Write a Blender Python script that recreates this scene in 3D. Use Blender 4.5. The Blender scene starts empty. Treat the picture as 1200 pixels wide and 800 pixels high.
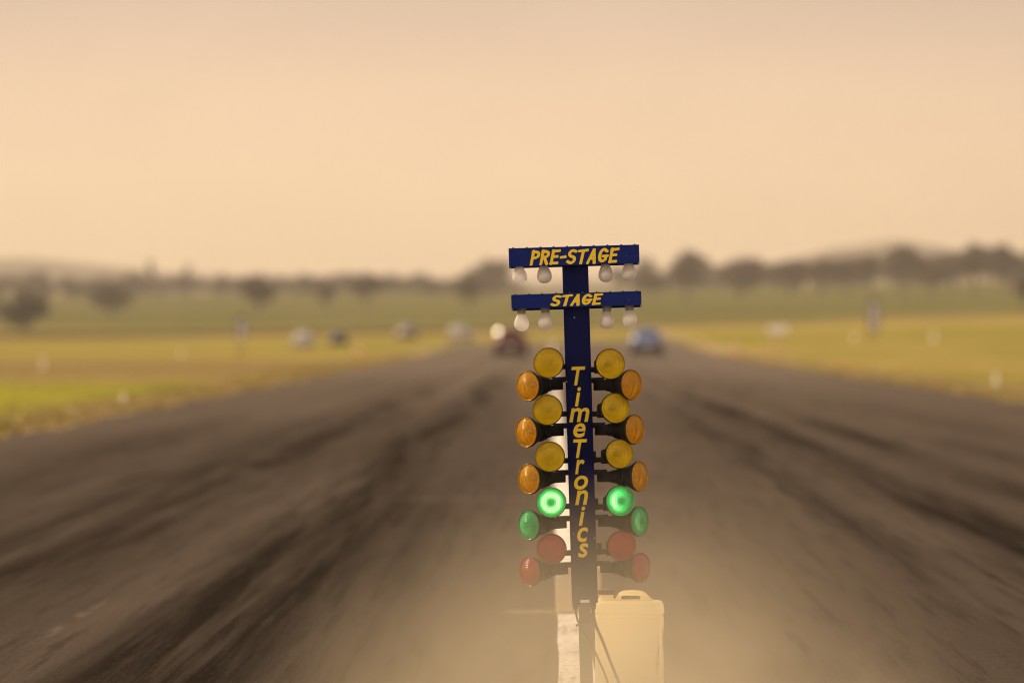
import bpy, bmesh, math, random
from mathutils import Vector, Matrix
random.seed(11)
R = math.radians
SUN_AZ, SUN_EL = R(-58), R(33)      # left of the road direction, above the horizon
sd = Vector((math.sin(SUN_AZ) * math.cos(SUN_EL), math.cos(SUN_AZ) * math.cos(SUN_EL), math.sin(SUN_EL)))
S = bpy.context.scene
C = S.collection

# ------------------------------------------------------------------ camera numbers
F = 6666.67            # focal length in photo pixels (1200 wide), 200 mm on 36 mm
H = 1.43               # camera height
VX, VY = 645.0, 389.0  # where the road direction meets the horizon in the photo
TD = 22.2              # distance of the timing tree

# ------------------------------------------------------------------ terrain height
def smooth(a, b, t):
    t = min(1.0, max(0.0, (t - a) / (b - a)))
    return t * t * (3 - 2 * t)
def lerp_tab(tab, x):
    if x <= tab[0][0]: return tab[0][1]
    for (x0, y0), (x1, y1) in zip(tab, tab[1:]):
        if x <= x1: return y0 + (y1 - y0) * (x - x0) / (x1 - x0)
    return tab[-1][1]
FIELD = [(-400, .5), (0, .6), (545, 1.3), (800, 2.1), (1200, 3.5), (1700, 4.2)]
CREST = [(-400, 17), (0, 17.5), (600, 18.6), (1000, 21.3), (1200, 23.0), (1800, 23.5)]
FAR = [(-900, 60), (-200, 84), (0, 88), (60, 90), (110, 80), (200, 74), (420, 66), (640, 62), (860, 74),
       (930, 88), (985, 103), (1050, 107), (1110, 103), (1160, 94), (1230, 90), (1600, 80), (2200, 60)]
def hgt(X, D):
    if D < 250: return 0.0
    px = VX + F * X / D
    z = smooth(250, 700, D) * lerp_tab(FIELD, px)
    z -= .35 * smooth(700, 745, D) * (1 - smooth(760, 860, D))
    if D > 760:
        z += smooth(760, 2600, D) * (lerp_tab(CREST, px) - lerp_tab(FIELD, px))
        z += .35 * math.sin(X * .011 + 1) * math.sin(D * .004) * smooth(800, 1400, D)
        z -= 6 * smooth(2650, 3400, D) 
    if D > 3600:
        f = smooth(3600, 7000, D); z = z * (1 - f) + f * lerp_tab(FAR, px) * (1 + .03 * math.sin(X * .02) + .02 * math.sin(X * .061 + 2))
    return z
def ray_hit(px, py, d0=15.0, d1=2700.0):
    """first ground point on the sight line through a photo pixel -> (X, D, z)"""
    kx, kz = (px - VX) / F, (VY - py) / F
    D = d0
    while D < d1:
        if H + kz * D <= hgt(kx * D, D): break
        D *= 1.002
    return kx * D, D, hgt(kx * D, D)

# ------------------------------------------------------------------ node helper
class NT:
    def __init__(s, tree): s.t = tree; s.n = tree.nodes; s.l = tree.links
    def node(s, typ, **kw):
        nd = s.n.new(typ)
        for k, v in kw.items(): setattr(nd, k, v)
        return nd
    def put(s, sock, v):
        if hasattr(v, 'is_output') or isinstance(v, bpy.types.NodeSocket): s.l.new(v, sock)
        else: sock.default_value = v
    def m(s, op, a, b=0.0, c=0.0, clamp=False):
        nd = s.node('ShaderNodeMath', operation=op, use_clamp=clamp)
        for i, v in enumerate((a, b, c)): s.put(nd.inputs[i], v)
        return nd.outputs[0]
    def step(s, v, a, b):
        nd = s.node('ShaderNodeMapRange', interpolation_type='SMOOTHSTEP')
        s.put(nd.inputs[0], v); nd.inputs[1].default_value = a; nd.inputs[2].default_value = b
        return nd.outputs[0]
    def band(s, v, a, b, e):
        return s.m('MULTIPLY', s.step(v, a - e, a + e), s.m('SUBTRACT', 1.0, s.step(v, b - e, b + e)))
    def mix(s, f, a, b):
        nd = s.node('ShaderNodeMix', data_type='RGBA')
        s.put(nd.inputs[0], f)
        for i, v in ((6, a), (7, b)):
            s.put(nd.inputs[i], v if isinstance(v, bpy.types.NodeSocket) else (*v[:3], 1))
        return nd.outputs[2]
    def scalevec(s, vec, sc):
        nd = s.node('ShaderNodeVectorMath', operation='MULTIPLY')
        s.put(nd.inputs[0], vec); nd.inputs[1].default_value = sc
        return nd.outputs[0]
    def noise(s, vec, scale=1.0, detail=4.0, rough=.55, dist=0.0):
        nd = s.node('ShaderNodeTexNoise')
        s.put(nd.inputs['Vector'], vec); nd.inputs['Scale'].default_value = scale
        nd.inputs['Detail'].default_value = detail; nd.inputs['Roughness'].default_value = rough
        nd.inputs['Distortion'].default_value = dist
        return nd.outputs[0]
    def bump(s, h, strength=.3, dist=.01):
        nd = s.node('ShaderNodeBump')
        nd.inputs['Strength'].default_value = strength; nd.inputs['Distance'].default_value = dist
        s.put(nd.inputs['Height'], h)
        return nd.outputs[0]

def mat(name, color=(.5, .5, .5), rough=.5, metal=0.0, spec=.5, build=None, **extra):
    m = bpy.data.materials.new(name); m.use_nodes = True
    nt = NT(m.node_tree); b = m.node_tree.nodes['Principled BSDF']
    b.inputs['Base Color'].default_value = (*color, 1)
    b.inputs['Roughness'].default_value = rough
    b.inputs['Metallic'].default_value = metal
    b.inputs['Specular IOR Level'].default_value = spec
    for k, v in extra.items():
        b.inputs[k.replace('_', ' ')].default_value = v
    if build: build(nt, b)
    return m

def worn(col, chip, amount=.70, scale=60, var=.25):
    """paint or plastic with slow tonal variation and small chips / dust specks"""
    def f(nt, b):
        tc = nt.node('ShaderNodeTexCoord').outputs['Object']
        slow = nt.noise(tc, 7, 3); fine = nt.noise(tc, scale, 5, .7)
        c = nt.mix(nt.m('MULTIPLY', slow, var * 2), col, tuple(min(1, v * (1 + 1.2 * var) + .01) for v in col))
        c = nt.mix(nt.step(fine, amount, amount + .06), c, chip)
        nt.put(b.inputs['Base Color'], c)
        nt.put(b.inputs['Roughness'], nt.m('ADD', b.inputs['Roughness'].default_value - .1, nt.m('MULTIPLY', slow, .25)))
        nt.put(b.inputs['Normal'], nt.bump(fine, .12, .002))
    return f

M = {}
M['navy'] = mat('navy paint', (.012, .022, .11), .55, 0, .05, build=worn((.0018, .0048, .052), (.2, .2, .22), .665, 90))
M['barblue'] = mat('blue bar paint', (.016, .035, .19), .45, 0, .10, build=worn((.003, .015, .140), (.3, .3, .32), .66, 80))
M['yellow'] = mat('yellow lettering', (.75, .46, .02), .5, build=worn((.88, .62, .008), (.45, .28, .02), .72, 120, .12))
M['black'] = mat('black plastic', (.008, .008, .008), .5, 0, .25, build=worn((.008, .0075, .007), (.06, .05, .04), .72, 70))
M['steel'] = mat('grey steel', (.16, .15, .14), .5, .4, build=worn((.13, .125, .12), (.3, .22, .15), .68, 40))
M['cable'] = mat('grey cable', (.06, .055, .05), .55, build=worn((.06, .055, .05), (.15, .13, .1), .68, 40))
M['socket'] = mat('bulb socket', (.32, .3, .28), .45, build=worn((.3, .28, .26), (.12, .1, .08), .68, 90))
M['sticker'] = mat('pale sticker', (.75, .73, .68), .5, build=worn((.75, .73, .68), (.4, .38, .34), .66, 150))
M['screw'] = mat('screw head', (.05, .06, .1), .35, .6, build=worn((.05, .06, .1), (.3, .3, .3), .66, 300))
def bowl_build(nt, b):
    tc = nt.node('ShaderNodeTexCoord').outputs['Object']
    sep = nt.node('ShaderNodeSeparateXYZ'); nt.put(sep.inputs[0], tc)
    r = nt.m('SQRT', nt.m('ADD', nt.m('MULTIPLY', sep.outputs[0], sep.outputs[0]), nt.m('MULTIPLY', sep.outputs[1], sep.outputs[1])))
    h = nt.m('ADD', nt.m('MULTIPLY', nt.m('SINE', nt.m('MULTIPLY', r, 700.0)), .5), nt.noise(tc, 38, 2))
    nt.put(b.inputs['Normal'], nt.bump(h, .8, .006))
M['chrome'] = mat('reflector', (.95, .94, .92), .24, 1.0, build=bowl_build)

def lens_mat(name, col, trans=.74, emit=None):
    def f(nt, b):
        tc = nt.node('ShaderNodeTexCoord').outputs['Object']
        sep = nt.node('ShaderNodeSeparateXYZ'); nt.put(sep.inputs[0], tc)
        r = nt.m('SQRT', nt.m('ADD', nt.m('MULTIPLY', sep.outputs[0], sep.outputs[0]), nt.m('MULTIPLY', sep.outputs[1], sep.outputs[1])))
        ring = nt.m('SINE', nt.m('MULTIPLY', r, 900.0))
        n = nt.noise(tc, 55, 4, .6, .4)
        h = nt.m('ADD', nt.m('MULTIPLY', ring, .25), n)
        nt.put(b.inputs['Normal'], nt.bump(h, .6, .005))
        c = nt.mix(nt.step(n, .35, .7), tuple(v * .72 for v in col), col)
        c = nt.mix(nt.m('MULTIPLY', nt.node('ShaderNodeObjectInfo').outputs['Random'], .38), c, tuple(v * q for v, q in zip(col, (.78, .55, .6))))
        c = nt.mix(nt.m('MULTIPLY', nt.step(nt.noise(tc, 210, 4, .75),   .60, .70), .2), c, (.30, .24, .16))
        nt.put(b.inputs['Base Color'], c)
        if emit:
            # a lit lamp: bright ring of the reflector round a darker filament shield
            off = nt.node('ShaderNodeObjectInfo')
            core = nt.band(r, .016, .043, .010)
            g = nt.m('ADD', nt.m('MULTIPLY', core, nt.m('ADD', nt.m('MULTIPLY', nt.noise(tc, 150, 3, .7), 2.2), nt.m('MULTIPLY', ring, .38))), .10)
            side = nt.step(sep.outputs[0], .05, -.05) if emit[2] else 1.0
            g = nt.m('MULTIPLY', g, side) if emit[2] else g
            ec = nt.mix(nt.step(g, .55, 1.5), emit[0], (.75, 1.0, .5))
            nt.put(b.inputs['Emission Color'], ec)
            nt.put(b.inputs['Emission Strength'], nt.m('MULTIPLY', g, emit[1]))
    def g_(nt, b):
        f(nt, b)
        tr = nt.node('ShaderNodeBsdfTransparent'); tr.inputs[0].default_value = (*[v ** .5 for v in col], 1)
        mx = nt.node('ShaderNodeMixShader'); mx.inputs[0].default_value = trans
        nt.l.new(b.outputs[0], mx.inputs[1]); nt.l.new(tr.outputs[0], mx.inputs[2])
        nt.l.new(mx.outputs[0], nt.n['Material Output'].inputs[0])
    return mat(name, col, .22, 0, .5, g_, Coat_Weight=.6, Coat_Roughness=.05)
M['lens_yellow'] = lens_mat('yellow lens', (1.0, .80, .025))
M['lens_amber'] = lens_mat('amber lens', (1.0, .62, .04), .68)
M['lens_green'] = lens_mat('green lens', (.08, .72, .28), .68, ((.03, .5, .12), .35, True))
M['lens_lit'] = lens_mat('lit green lens', (.06, .7, .2), .35, ((.05, .78, .12), 1.15, False))
M['lens_lit_side'] = lens_mat('lit green lens seen off axis', (.06, .7, .2), .35, ((.03, .75, .14), 1.5, True))
M['lens_red'] = lens_mat('red lens', (.50, .02, .014), .45)

def bulb_build(nt, b):
    tr = nt.node('ShaderNodeBsdfTranslucent'); tr.inputs[0].default_value = (.95, .9, .83, 1)
    gl = nt.node('ShaderNodeBsdfTransparent')
    mx = nt.node('ShaderNodeMixShader'); mx.inputs[0].default_value = .6
    nt.l.new(b.outputs[0], mx.inputs[1]); nt.l.new(tr.outputs[0], mx.inputs[2])
    m2 = nt.node('ShaderNodeMixShader'); m2.inputs[0].default_value = .2
    nt.l.new(mx.outputs[0], m2.inputs[1]); nt.l.new(gl.outputs[0], m2.inputs[2])
    nt.l.new(m2.outputs[0], nt.n['Material Output'].inputs[0])
M['bulb'] = mat('frosted bulb glass', (.93, .90, .85), .18, build=bulb_build, Coat_Weight=1.0, Coat_Roughness=.08)

def can_build(nt, b):
    tc = nt.node('ShaderNodeTexCoord').outputs['Object']
    sep = nt.node('ShaderNodeSeparateXYZ'); nt.put(sep.inputs[0], tc)
    slow = nt.noise(tc, 9, 4)
    st = nt.noise(nt.scalevec(tc, (70, 70, 5)), 1.0, 5, .7)
    edge = nt.m('MULTIPLY', nt.step(sep.outputs[0], .098, .120), nt.band(sep.outputs[2], .07, .27, .03))
    dirt = nt.m('MULTIPLY', nt.step(st, .48, .53), edge)
    c = nt.mix(nt.step(slow, .35, .75), (1.0, .93, .73), (.98, .88, .64))
    scuff = nt.step(nt.noise(nt.scalevec(tc, (60, 60, 18)), 1, 5, .75, .5), .60, .70)
    c = nt.mix(nt.m('MULTIPLY', scuff, .35), c, (.55, .42, .25))
    c = nt.mix(dirt, c, (.10, .075, .05))
    nt.put(b.inputs['Base Color'], c)
    nt.put(b.inputs['Normal'], nt.bump(slow, .2, .01))
    tr = nt.node('ShaderNodeBsdfTranslucent'); nt.put(tr.inputs[0], c)
    mx = nt.node('ShaderNodeMixShader'); mx.inputs[0].default_value = .72
    nt.l.new(b.outputs[0], mx.inputs[1]); nt.l.new(tr.outputs[0], mx.inputs[2])
    nt.l.new(mx.outputs[0], nt.n['Material Output'].inputs[0])
M['can'] = mat('milky plastic', (.85, .77, .6), .45, build=can_build)
M['boxcream'] = mat('cream box', (.6, .5, .34), .6, build=worn((.56, .46, .30), (.3, .24, .16), .66, 30))
M['cap'] = mat('dark cap', (.07, .05, .04), .5, build=worn((.07, .05, .04), (.2, .16, .12), .68, 90))

# ------------------------------------------------------------------ ground materials
def ground_build(nt, b):
    P = nt.node('ShaderNodeNewGeometry').outputs['Position']
    sep = nt.node('ShaderNodeSeparateXYZ'); nt.put(sep.inputs[0], P)
    X, Y = sep.outputs[0], sep.outputs[1]
    n1 = nt.noise(nt.scalevec(P, (.05, .022, 0)), 1, 5, .6)
    n2 = nt.noise(nt.scalevec(P, (.4, .12, 0)), 1, 5, .65, .4)
    n3 = nt.noise(nt.scalevec(P, (.012, .006, 0)), 1, 4, .5)
    n4 = nt.noise(nt.scalevec(P, (6, 6, 0)), 1, 4, .7)
    dry, olive, lush, tan = (.34, .255, .068), (.21, .195, .036), (.26, .275, .016), (.36, .25, .11)
    c = nt.mix(nt.step(n1, .38, .62), olive, dry)
    c = nt.mix(nt.m('MULTIPLY', nt.step(n2, .48, .60), .75), c, tan)
    # greener strip beside the near left edge
    lush_m = nt.m('MULTIPLY', nt.band(Y, 82, 150, 14), nt.band(X, -24, -9.3, 1.6))
    lush_m = nt.m('MULTIPLY', lush_m, nt.step(n2, .30, .62))
    c = nt.mix(lush_m, c, lush)
    c = nt.mix(nt.m('MULTIPLY', nt.m('MULTIPLY', nt.band(Y, 175, 290, 25), nt.step(X, 0, -14)), .75), c, (.215, .15, .07))
    # dry fringe along both edges of the strip
    fr = nt.m('ADD', nt.band(X, -9.0, -7.0, .7), nt.band(X, 9.2, 12.0, .9), clamp=True)
    c = nt.mix(nt.m('MULTIPLY', fr, nt.step(n2, .30, .55)), c, (.37, .275, .14))
    # bare dirt and darker strips at the far side of the field
    c = nt.mix(nt.m('MULTIPLY', nt.band(Y, 600, 690, 25), nt.step(X, 10, 60)), c, (.25, .145, .08))
    c = nt.mix(nt.m('MULTIPLY', nt.band(Y, 400, 470, 30), .6), c, (.195, .182, .03))
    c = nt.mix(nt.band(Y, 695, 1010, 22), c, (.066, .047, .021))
    hill = nt.mix(nt.step(n3, .35, .65), (.128, .122, .030), (.094, .092, .022))
    hill = nt.mix(nt.m('MULTIPLY', nt.step(n1, .55, .7), .5), hill, (.2, .15, .065))
    c = nt.mix(nt.step(Y, 990, 1150), c, hill)
    far = nt.mix(nt.step(nt.noise(nt.scalevec(P, (.012, .004, .02)), 1, 4), .4, .6), (.09, .07, .045), (.15, .12, .06))
    c = nt.mix(nt.step(Y, 2700, 3200), c, far)
    # bare, dusty ground right at the tarmac and close to the camera
    c = nt.mix(nt.m('MULTIPLY', nt.step(n4, .55, .7), .3), c, (.16, .12, .045))
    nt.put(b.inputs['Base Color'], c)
    nt.put(b.inputs['Normal'], nt.bump(n4, .5, .05))
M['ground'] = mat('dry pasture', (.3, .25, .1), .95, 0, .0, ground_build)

def road_build(nt, b):
    P = nt.node('ShaderNodeNewGeometry').outputs['Position']
    sep = nt.node('ShaderNodeSeparateXYZ'); nt.put(sep.inputs[0], P)
    wob = nt.noise(nt.scalevec(P, (.25, .035, 0)), 1, 2)
    X = nt.m('ADD', sep.outputs[0], nt.m('MULTIPLY', nt.m('SUBTRACT', wob, .5), .8))
    Y = sep.outputs[1]
    n_st = nt.noise(nt.scalevec(P, (3.4, .045, 0)), 1, 6, .65, .15)
    n_st2 = nt.noise(nt.scalevec(P, (1.3, .022, 0)), 1, 5, .6, .2)
    n_bl = nt.noise(nt.scalevec(P, (.45, .016, 0)), 1, 4, .6)
    agg = nt.noise(P, 130, 3, .75)
    c = nt.mix(nt.step(n_bl, .32, .70), (.082, .064, .051), (.126, .100, .079))
    c = nt.mix(nt.m('MULTIPLY', nt.step(n_st2, .5, .72), .4), c, (.092, .073, .057))
    c = nt.mix(nt.step(Y, 60, 260), c, (.172, .137, .109))  # paler far off: less rubber, and grazing sheen put into the colour
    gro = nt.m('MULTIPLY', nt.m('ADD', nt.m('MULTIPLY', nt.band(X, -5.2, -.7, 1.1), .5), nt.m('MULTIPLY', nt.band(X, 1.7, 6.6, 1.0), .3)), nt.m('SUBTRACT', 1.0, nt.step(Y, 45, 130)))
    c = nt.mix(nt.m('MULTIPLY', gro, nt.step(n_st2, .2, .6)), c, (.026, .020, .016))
    # rubber laid down in the two lanes
    rub = 0.0
    for a, w, k in ((-3.68, .20, .8), (-3.05, .27, 1.0), (-1.65, .42, 1.0), (-.95, .15, .4), (-5.3, .4, .35), (2.2, .17, .75), (3.07, .30, 1.0), (4.15, .27, .95), (5.2, .3, .35)):
        rub = nt.m('ADD', rub, nt.m('MULTIPLY', nt.band(X, a - w, a + w, .22), k))
    rub = nt.m('MULTIPLY', rub, nt.step(n_st, .28, .50), clamp=True)
    patch = nt.step(nt.noise(nt.scalevec(P, (1.0, .022, 0)), 1, 5, .65, .25), .42, .56)
    rag = nt.step(nt.noise(nt.scalevec(P, (2.6, .04, 0)), 1, 5, .7, .2), .36, .56)
    rub = nt.m('MULTIPLY', rub, nt.m('ADD', .4, nt.m('MULTIPLY', rag, .6)))
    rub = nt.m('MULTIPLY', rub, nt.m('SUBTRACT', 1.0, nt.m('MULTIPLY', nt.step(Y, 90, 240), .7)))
    rub = nt.m('MULTIPLY', rub, nt.m('ADD', .38, nt.m('MULTIPLY', patch, .62)))
    c = nt.mix(nt.m('MULTIPLY', rub, .95), c, (.0125, .0096, .0075))
    # thin single tyre lines
    thin = nt.m('MULTIPLY', nt.step(n_st, .60, .70), nt.m('ADD', nt.band(X, -5.5, -.6, .5), nt.band(X, 1.5, 6.5, .5)))
    c = nt.mix(nt.m('MULTIPLY', thin, .7), c, (.014, .011, .009))
    # pale scrapes, a worn cross line and a joint
    sx = sep.outputs[0]
    scr = nt.m('MULTIPLY', nt.band(sx, -2.375, -2.335, .03), nt.band(Y, 26.0, 30.0, 1.2))
    scr = nt.m('MULTIPLY', scr, nt.step(nt.noise(nt.scalevec(P, (14, 1.2, 0)), 1, 5, .7), .45, .62))
    joint = nt.m('MULTIPLY', nt.band(Y, 48.1, 48.9, .15), nt.band(sx, -1.4, .9, .4))
    cross = nt.m('MULTIPLY', nt.band(Y, 28.75, 29.05, .06), nt.band(sx, -.23, .03, .03))
    pale = nt.m('ADD', nt.m('MULTIPLY', scr, .26), nt.m('ADD', nt.m('MULTIPLY', joint, .07), nt.m('MULTIPLY', cross, .35)), clamp=True)
    c = nt.mix(pale, c, (.42, .36, .28))
    fs = nt.noise(nt.scalevec(P, (11, .22, 0)), 1, 6, .7, .2)
    c = nt.mix(nt.m('MULTIPLY', nt.step(fs, .5, .70), .28), c, (.105, .083, .065))
    c = nt.mix(nt.m('MULTIPLY', nt.step(fs, .5, .32), .5), c, (.022, .017, .013))
    grit = nt.noise(nt.scalevec(P, (60, 5, 0)), 1, 4, .8)
    c = nt.mix(nt.m('MULTIPLY', nt.step(grit, .56, .70), .35), c, (.13, .105, .08))
    c = nt.mix(nt.m('MULTIPLY', nt.step(grit, .45, .33), .5), c, (.018, .014, .011))
    # aggregate
    c = nt.mix(nt.m('MULTIPLY', nt.step(agg, .5, .75), .3), c, (.15, .12, .09))
    c = nt.mix(nt.m('MULTIPLY', nt.step(agg, .48, .3), .5), c, (.02, .016, .013))
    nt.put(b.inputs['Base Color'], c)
    nt.put(b.inputs['Roughness'], nt.m('SUBTRACT', .92, nt.m('MULTIPLY', rub, .2)))
    nt.put(b.inputs['Normal'], nt.bump(agg, .6, .006))
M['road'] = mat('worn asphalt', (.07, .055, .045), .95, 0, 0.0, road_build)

def paint_build(nt, b):
    P = nt.node('ShaderNodeNewGeometry').outputs['Position']
    n = nt.noise(nt.scalevec(P, (38, 9, 0)), 1, 5, .75)
    s = nt.noise(nt.scalevec(P, (5, .8, 0)), 1, 4, .7)
    c = nt.mix(nt.step(nt.m('ADD', nt.m('MULTIPLY', n, .75), nt.m('MULTIPLY', s, .4)), .56, .70), (.78, .72, .63), (.15, .115, .085))
    nt.put(b.inputs['Base Color'], c)
M['paint'] = mat('worn white road paint', (.75, .7, .62), .75, 0, .3, paint_build)

def leaf_build(base):
    def f(nt, b):
        oi = nt.node('ShaderNodeObjectInfo').outputs['Random']
        tc = nt.node('ShaderNodeTexCoord').outputs['Object']
        n = nt.noise(tc, .9, 3)
        c = nt.mix(n, tuple(v * .6 for v in base), tuple(v * 1.35 for v in base))
        c = nt.mix(nt.m('MULTIPLY', oi, .5), c, (base[0] * 1.3, base[1] * .95, base[2] * .9))
        nt.put(b.inputs['Base Color'], c)
    return f
M['leaf'] = mat('gum leaves', (.05, .05, .022), .7, 0, .3, leaf_build((.068, .042, .025)))
M['leafdark'] = mat('dark leaves', (.03, .035, .015), .7, 0, .3, leaf_build((.024, .021, .009)))
M['bark'] = mat('bark', (.10, .075, .055), .9, 0, .2, worn((.09, .068, .05), (.2, .16, .12), .62, 3))
M['blade'] = mat('grass blades', (.3, .24, .08), .8, 0, .2, lambda nt, b: nt.put(b.inputs['Base Color'], nt.mix(nt.step(nt.noise(nt.scalevec(nt.node('ShaderNodeNewGeometry').outputs['Position'], (.4, .12, 0)), 1, 4), .4, .6), (.22, .19, .04), (.36, .26, .115))))

# ------------------------------------------------------------------ mesh helpers
def link(name, me, material=None, parent=None, smooth_=False):
    o = bpy.data.objects.new(name, me); C.objects.link(o)
    if material: me.materials.append(material)
    if parent: o.parent = parent
    if smooth_:
        for p in me.polygons: p.use_smooth = True
    return o
def obj(name, bm, material=None, parent=None, smooth_=False, autosmooth=None):
    bmesh.ops.recalc_face_normals(bm, faces=bm.faces)
    me = bpy.data.meshes.new(name); bm.to_mesh(me); bm.free()
    o = link(name, me, material, parent, smooth_ or autosmooth is not None)
    if autosmooth is not None:
        try: me.set_sharp_from_angle(angle=R(autosmooth))
        except Exception: pass
    return o
def box(bm, x0, x1, y0, y1, z0, z1, bev=0.0, seg=2, mtx=None):
    r = bmesh.ops.create_cube(bm, size=1)
    vs = r['verts']
    for v in vs:
        v.co = Vector(((x0 + x1) / 2 + v.co.x * (x1 - x0), (y0 + y1) / 2 + v.co.y * (y1 - y0), (z0 + z1) / 2 + v.co.z * (z1 - z0)))
    if bev:
        es = list({e for v in vs for e in v.link_edges})
        r2 = bmesh.ops.bevel(bm, geom=es, offset=bev, segments=seg, affect='EDGES', profile=.5)
        vs = list({v for f in r2['faces'] for v in f.verts} | {v for v in vs if v.is_valid})
    if mtx: bmesh.ops.transform(bm, matrix=mtx, verts=[v for v in vs if v.is_valid])
def lathe(bm, prof, seg=32, mtx=None, cap0=False, cap1=False):
    rings = []
    for r, z in prof:
        if r < 1e-6: rings.append([bm.verts.new((0, 0, z))])
        else: rings.append([bm.verts.new((r * math.cos(2 * math.pi * k / seg), r * math.sin(2 * math.pi * k / seg), z)) for k in range(seg)])
    for a, b in zip(rings, rings[1:]):
        for k in range(seg):
            k2 = (k + 1) % seg
            if len(a) == 1 and len(b) == 1: continue
            if len(a) == 1: bm.faces.new((a[0], b[k], b[k2]))
            elif len(b) == 1: bm.faces.new((a[k], a[k2], b[0]))
            else: bm.faces.new((a[k], a[k2], b[k2], b[k]))
    if cap0 and len(rings[0]) > 1: bm.faces.new(rings[0])
    if cap1 and len(rings[-1]) > 1: bm.faces.new(rings[-1])
    if mtx: bmesh.ops.transform(bm, matrix=mtx, verts=[v for r in rings for v in r])
def tube(bm, pts, rad, seg=8, cap=True):
    pts = [Vector(p) for p in pts]; rings = []
    rads = rad if isinstance(rad, (list, tuple)) else [rad] * len(pts)
    for i, p in enumerate(pts):
        t = (pts[min(i + 1, len(pts) - 1)] - pts[max(i - 1, 0)]).normalized()
        u = t.cross(Vector((0, 1, 0)) if abs(t.y) < .9 else Vector((1, 0, 0))).normalized(); w = t.cross(u)
        rings.append([bm.verts.new(p + rads[i] * (math.cos(2 * math.pi * k / seg) * u + math.sin(2 * math.pi * k / seg) * w)) for k in range(seg)])
    for a, b in zip(rings, rings[1:]):
        for k in range(seg): bm.faces.new((a[k], a[(k + 1) % seg], b[(k + 1) % seg], b[k]))
    if cap: bm.faces.new(rings[0]); bm.faces.new(rings[-1])
def spline(pts, n=8):
    pts = [Vector(p) for p in pts]; out = []
    for i in range(len(pts) - 1):
        p0, p1, p2, p3 = pts[max(i - 1, 0)], pts[i], pts[i + 1], pts[min(i + 2, len(pts) - 1)]
        for k in range(n):
            t = k / n
            out.append(.5 * ((2 * p1) + (p2 - p0) * t + (2 * p0 - 5 * p1 + 4 * p2 - p3) * t * t + (3 * p1 - p0 - 3 * p2 + p3) * t ** 3))
    return out + [pts[-1]]
def frame_to(d, roll=0.0):
    """rotation whose local +Z looks along d"""
    return Vector(d).normalized().to_track_quat('Z', 'Y').to_matrix().to_4x4() @ Matrix.Rotation(roll, 4, 'Z')
def thing(name, label, cat, loc=(0, 0, 0), rot=(0, 0, 0), group=None):
    o = bpy.data.objects.new(name, None); C.objects.link(o)
    o.location = loc; o.rotation_euler = rot; o.empty_display_size = .2
    return tag(o, label, cat, group)
def tag(o, label, cat, group=None):
    o['label'] = label; o['category'] = cat
    if group: o['group'] = group
    return o
def struct(o, kind='structure'): o['kind'] = kind; return o
def copy_tree(o, parent=None):
    c = o.copy(); C.objects.link(c)
    if parent: c.parent = parent
    for ch in list(o.children): copy_tree(ch, c)
    return c

# ------------------------------------------------------------------ ground, road, paint
def frange(a, b, s):
    out = []
    while a < b - 1e-6: out.append(a); a += s
    return out
half = frange(0, 30, 1.5) + frange(30, 100, 5) + frange(100, 500, 20) + frange(500, 3000, 125) + [3000]
LE, RE = -7.35, 9.5
cols = sorted(set([-v for v in half] + half + [LE, RE]))
rows = frange(-60, 0, 10) + frange(0, 60, 5) + frange(60, 260, 10) + frange(260, 900, 10) + frange(900, 2800, 50) + frange(2800, 7000, 150) + [7000, 7400, 8000]
bm = bmesh.new()
g = [[bm.verts.new((x, y, hgt(x, y))) for x in cols] for y in rows]
for i in range(len(rows) - 1):
    for j in range(len(cols) - 1):
        bm.faces.new((g[i][j], g[i][j + 1], g[i + 1][j + 1], g[i + 1][j]))
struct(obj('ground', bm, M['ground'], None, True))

ROAD_END = 440
def edge_wob(y): return .12 * math.sin(y * .31) + .09 * math.sin(y * .83 + 1) + .06 * math.sin(y * 1.9)
rcols = [x for x in cols if LE <= x <= RE]
rrows = sorted(set([y for y in rows if y <= ROAD_END] + frange(-40, 300, 1.0)))
bm = bmesh.new()
def hz(x, y):        # same piecewise-linear height as the ground sheet along a row
    for a, b in zip(rows, rows[1:]):
        if a <= y <= b:
            t = (y - a) / (b - a); return hgt(x, a) * (1 - t) + hgt(x, b) * t
    return hgt(x, y)
g = []
for y in rrows:
    ln = []
    for x in rcols:
        xx = x + (edge_wob(y) if x in (LE, RE) else 0)
        ln.append(bm.verts.new((xx, y, hz(x, y) + .012)))
    g.append(ln)
for i in range(len(g) - 1):
    for j in range(len(rcols) - 1): bm.faces.new((g[i][j], g[i][j + 1], g[i + 1][j + 1], g[i + 1][j]))
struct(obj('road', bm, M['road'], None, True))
bm = bmesh.new()
prev = None
for y in [v for v in rrows if v >= -20]:
    a = bm.verts.new((.035 + .004 * math.sin(y * 2.1), y, hz(0, y) + .016)); b = bm.verts.new((.185 + .004 * math.sin(y * 1.7), y, hz(0, y) + .016))
    if prev: bm.faces.new((prev[0], prev[1], b, a))
    prev = (a, b)
struct(obj('road_centre_line', bm, M['paint']))

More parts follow.
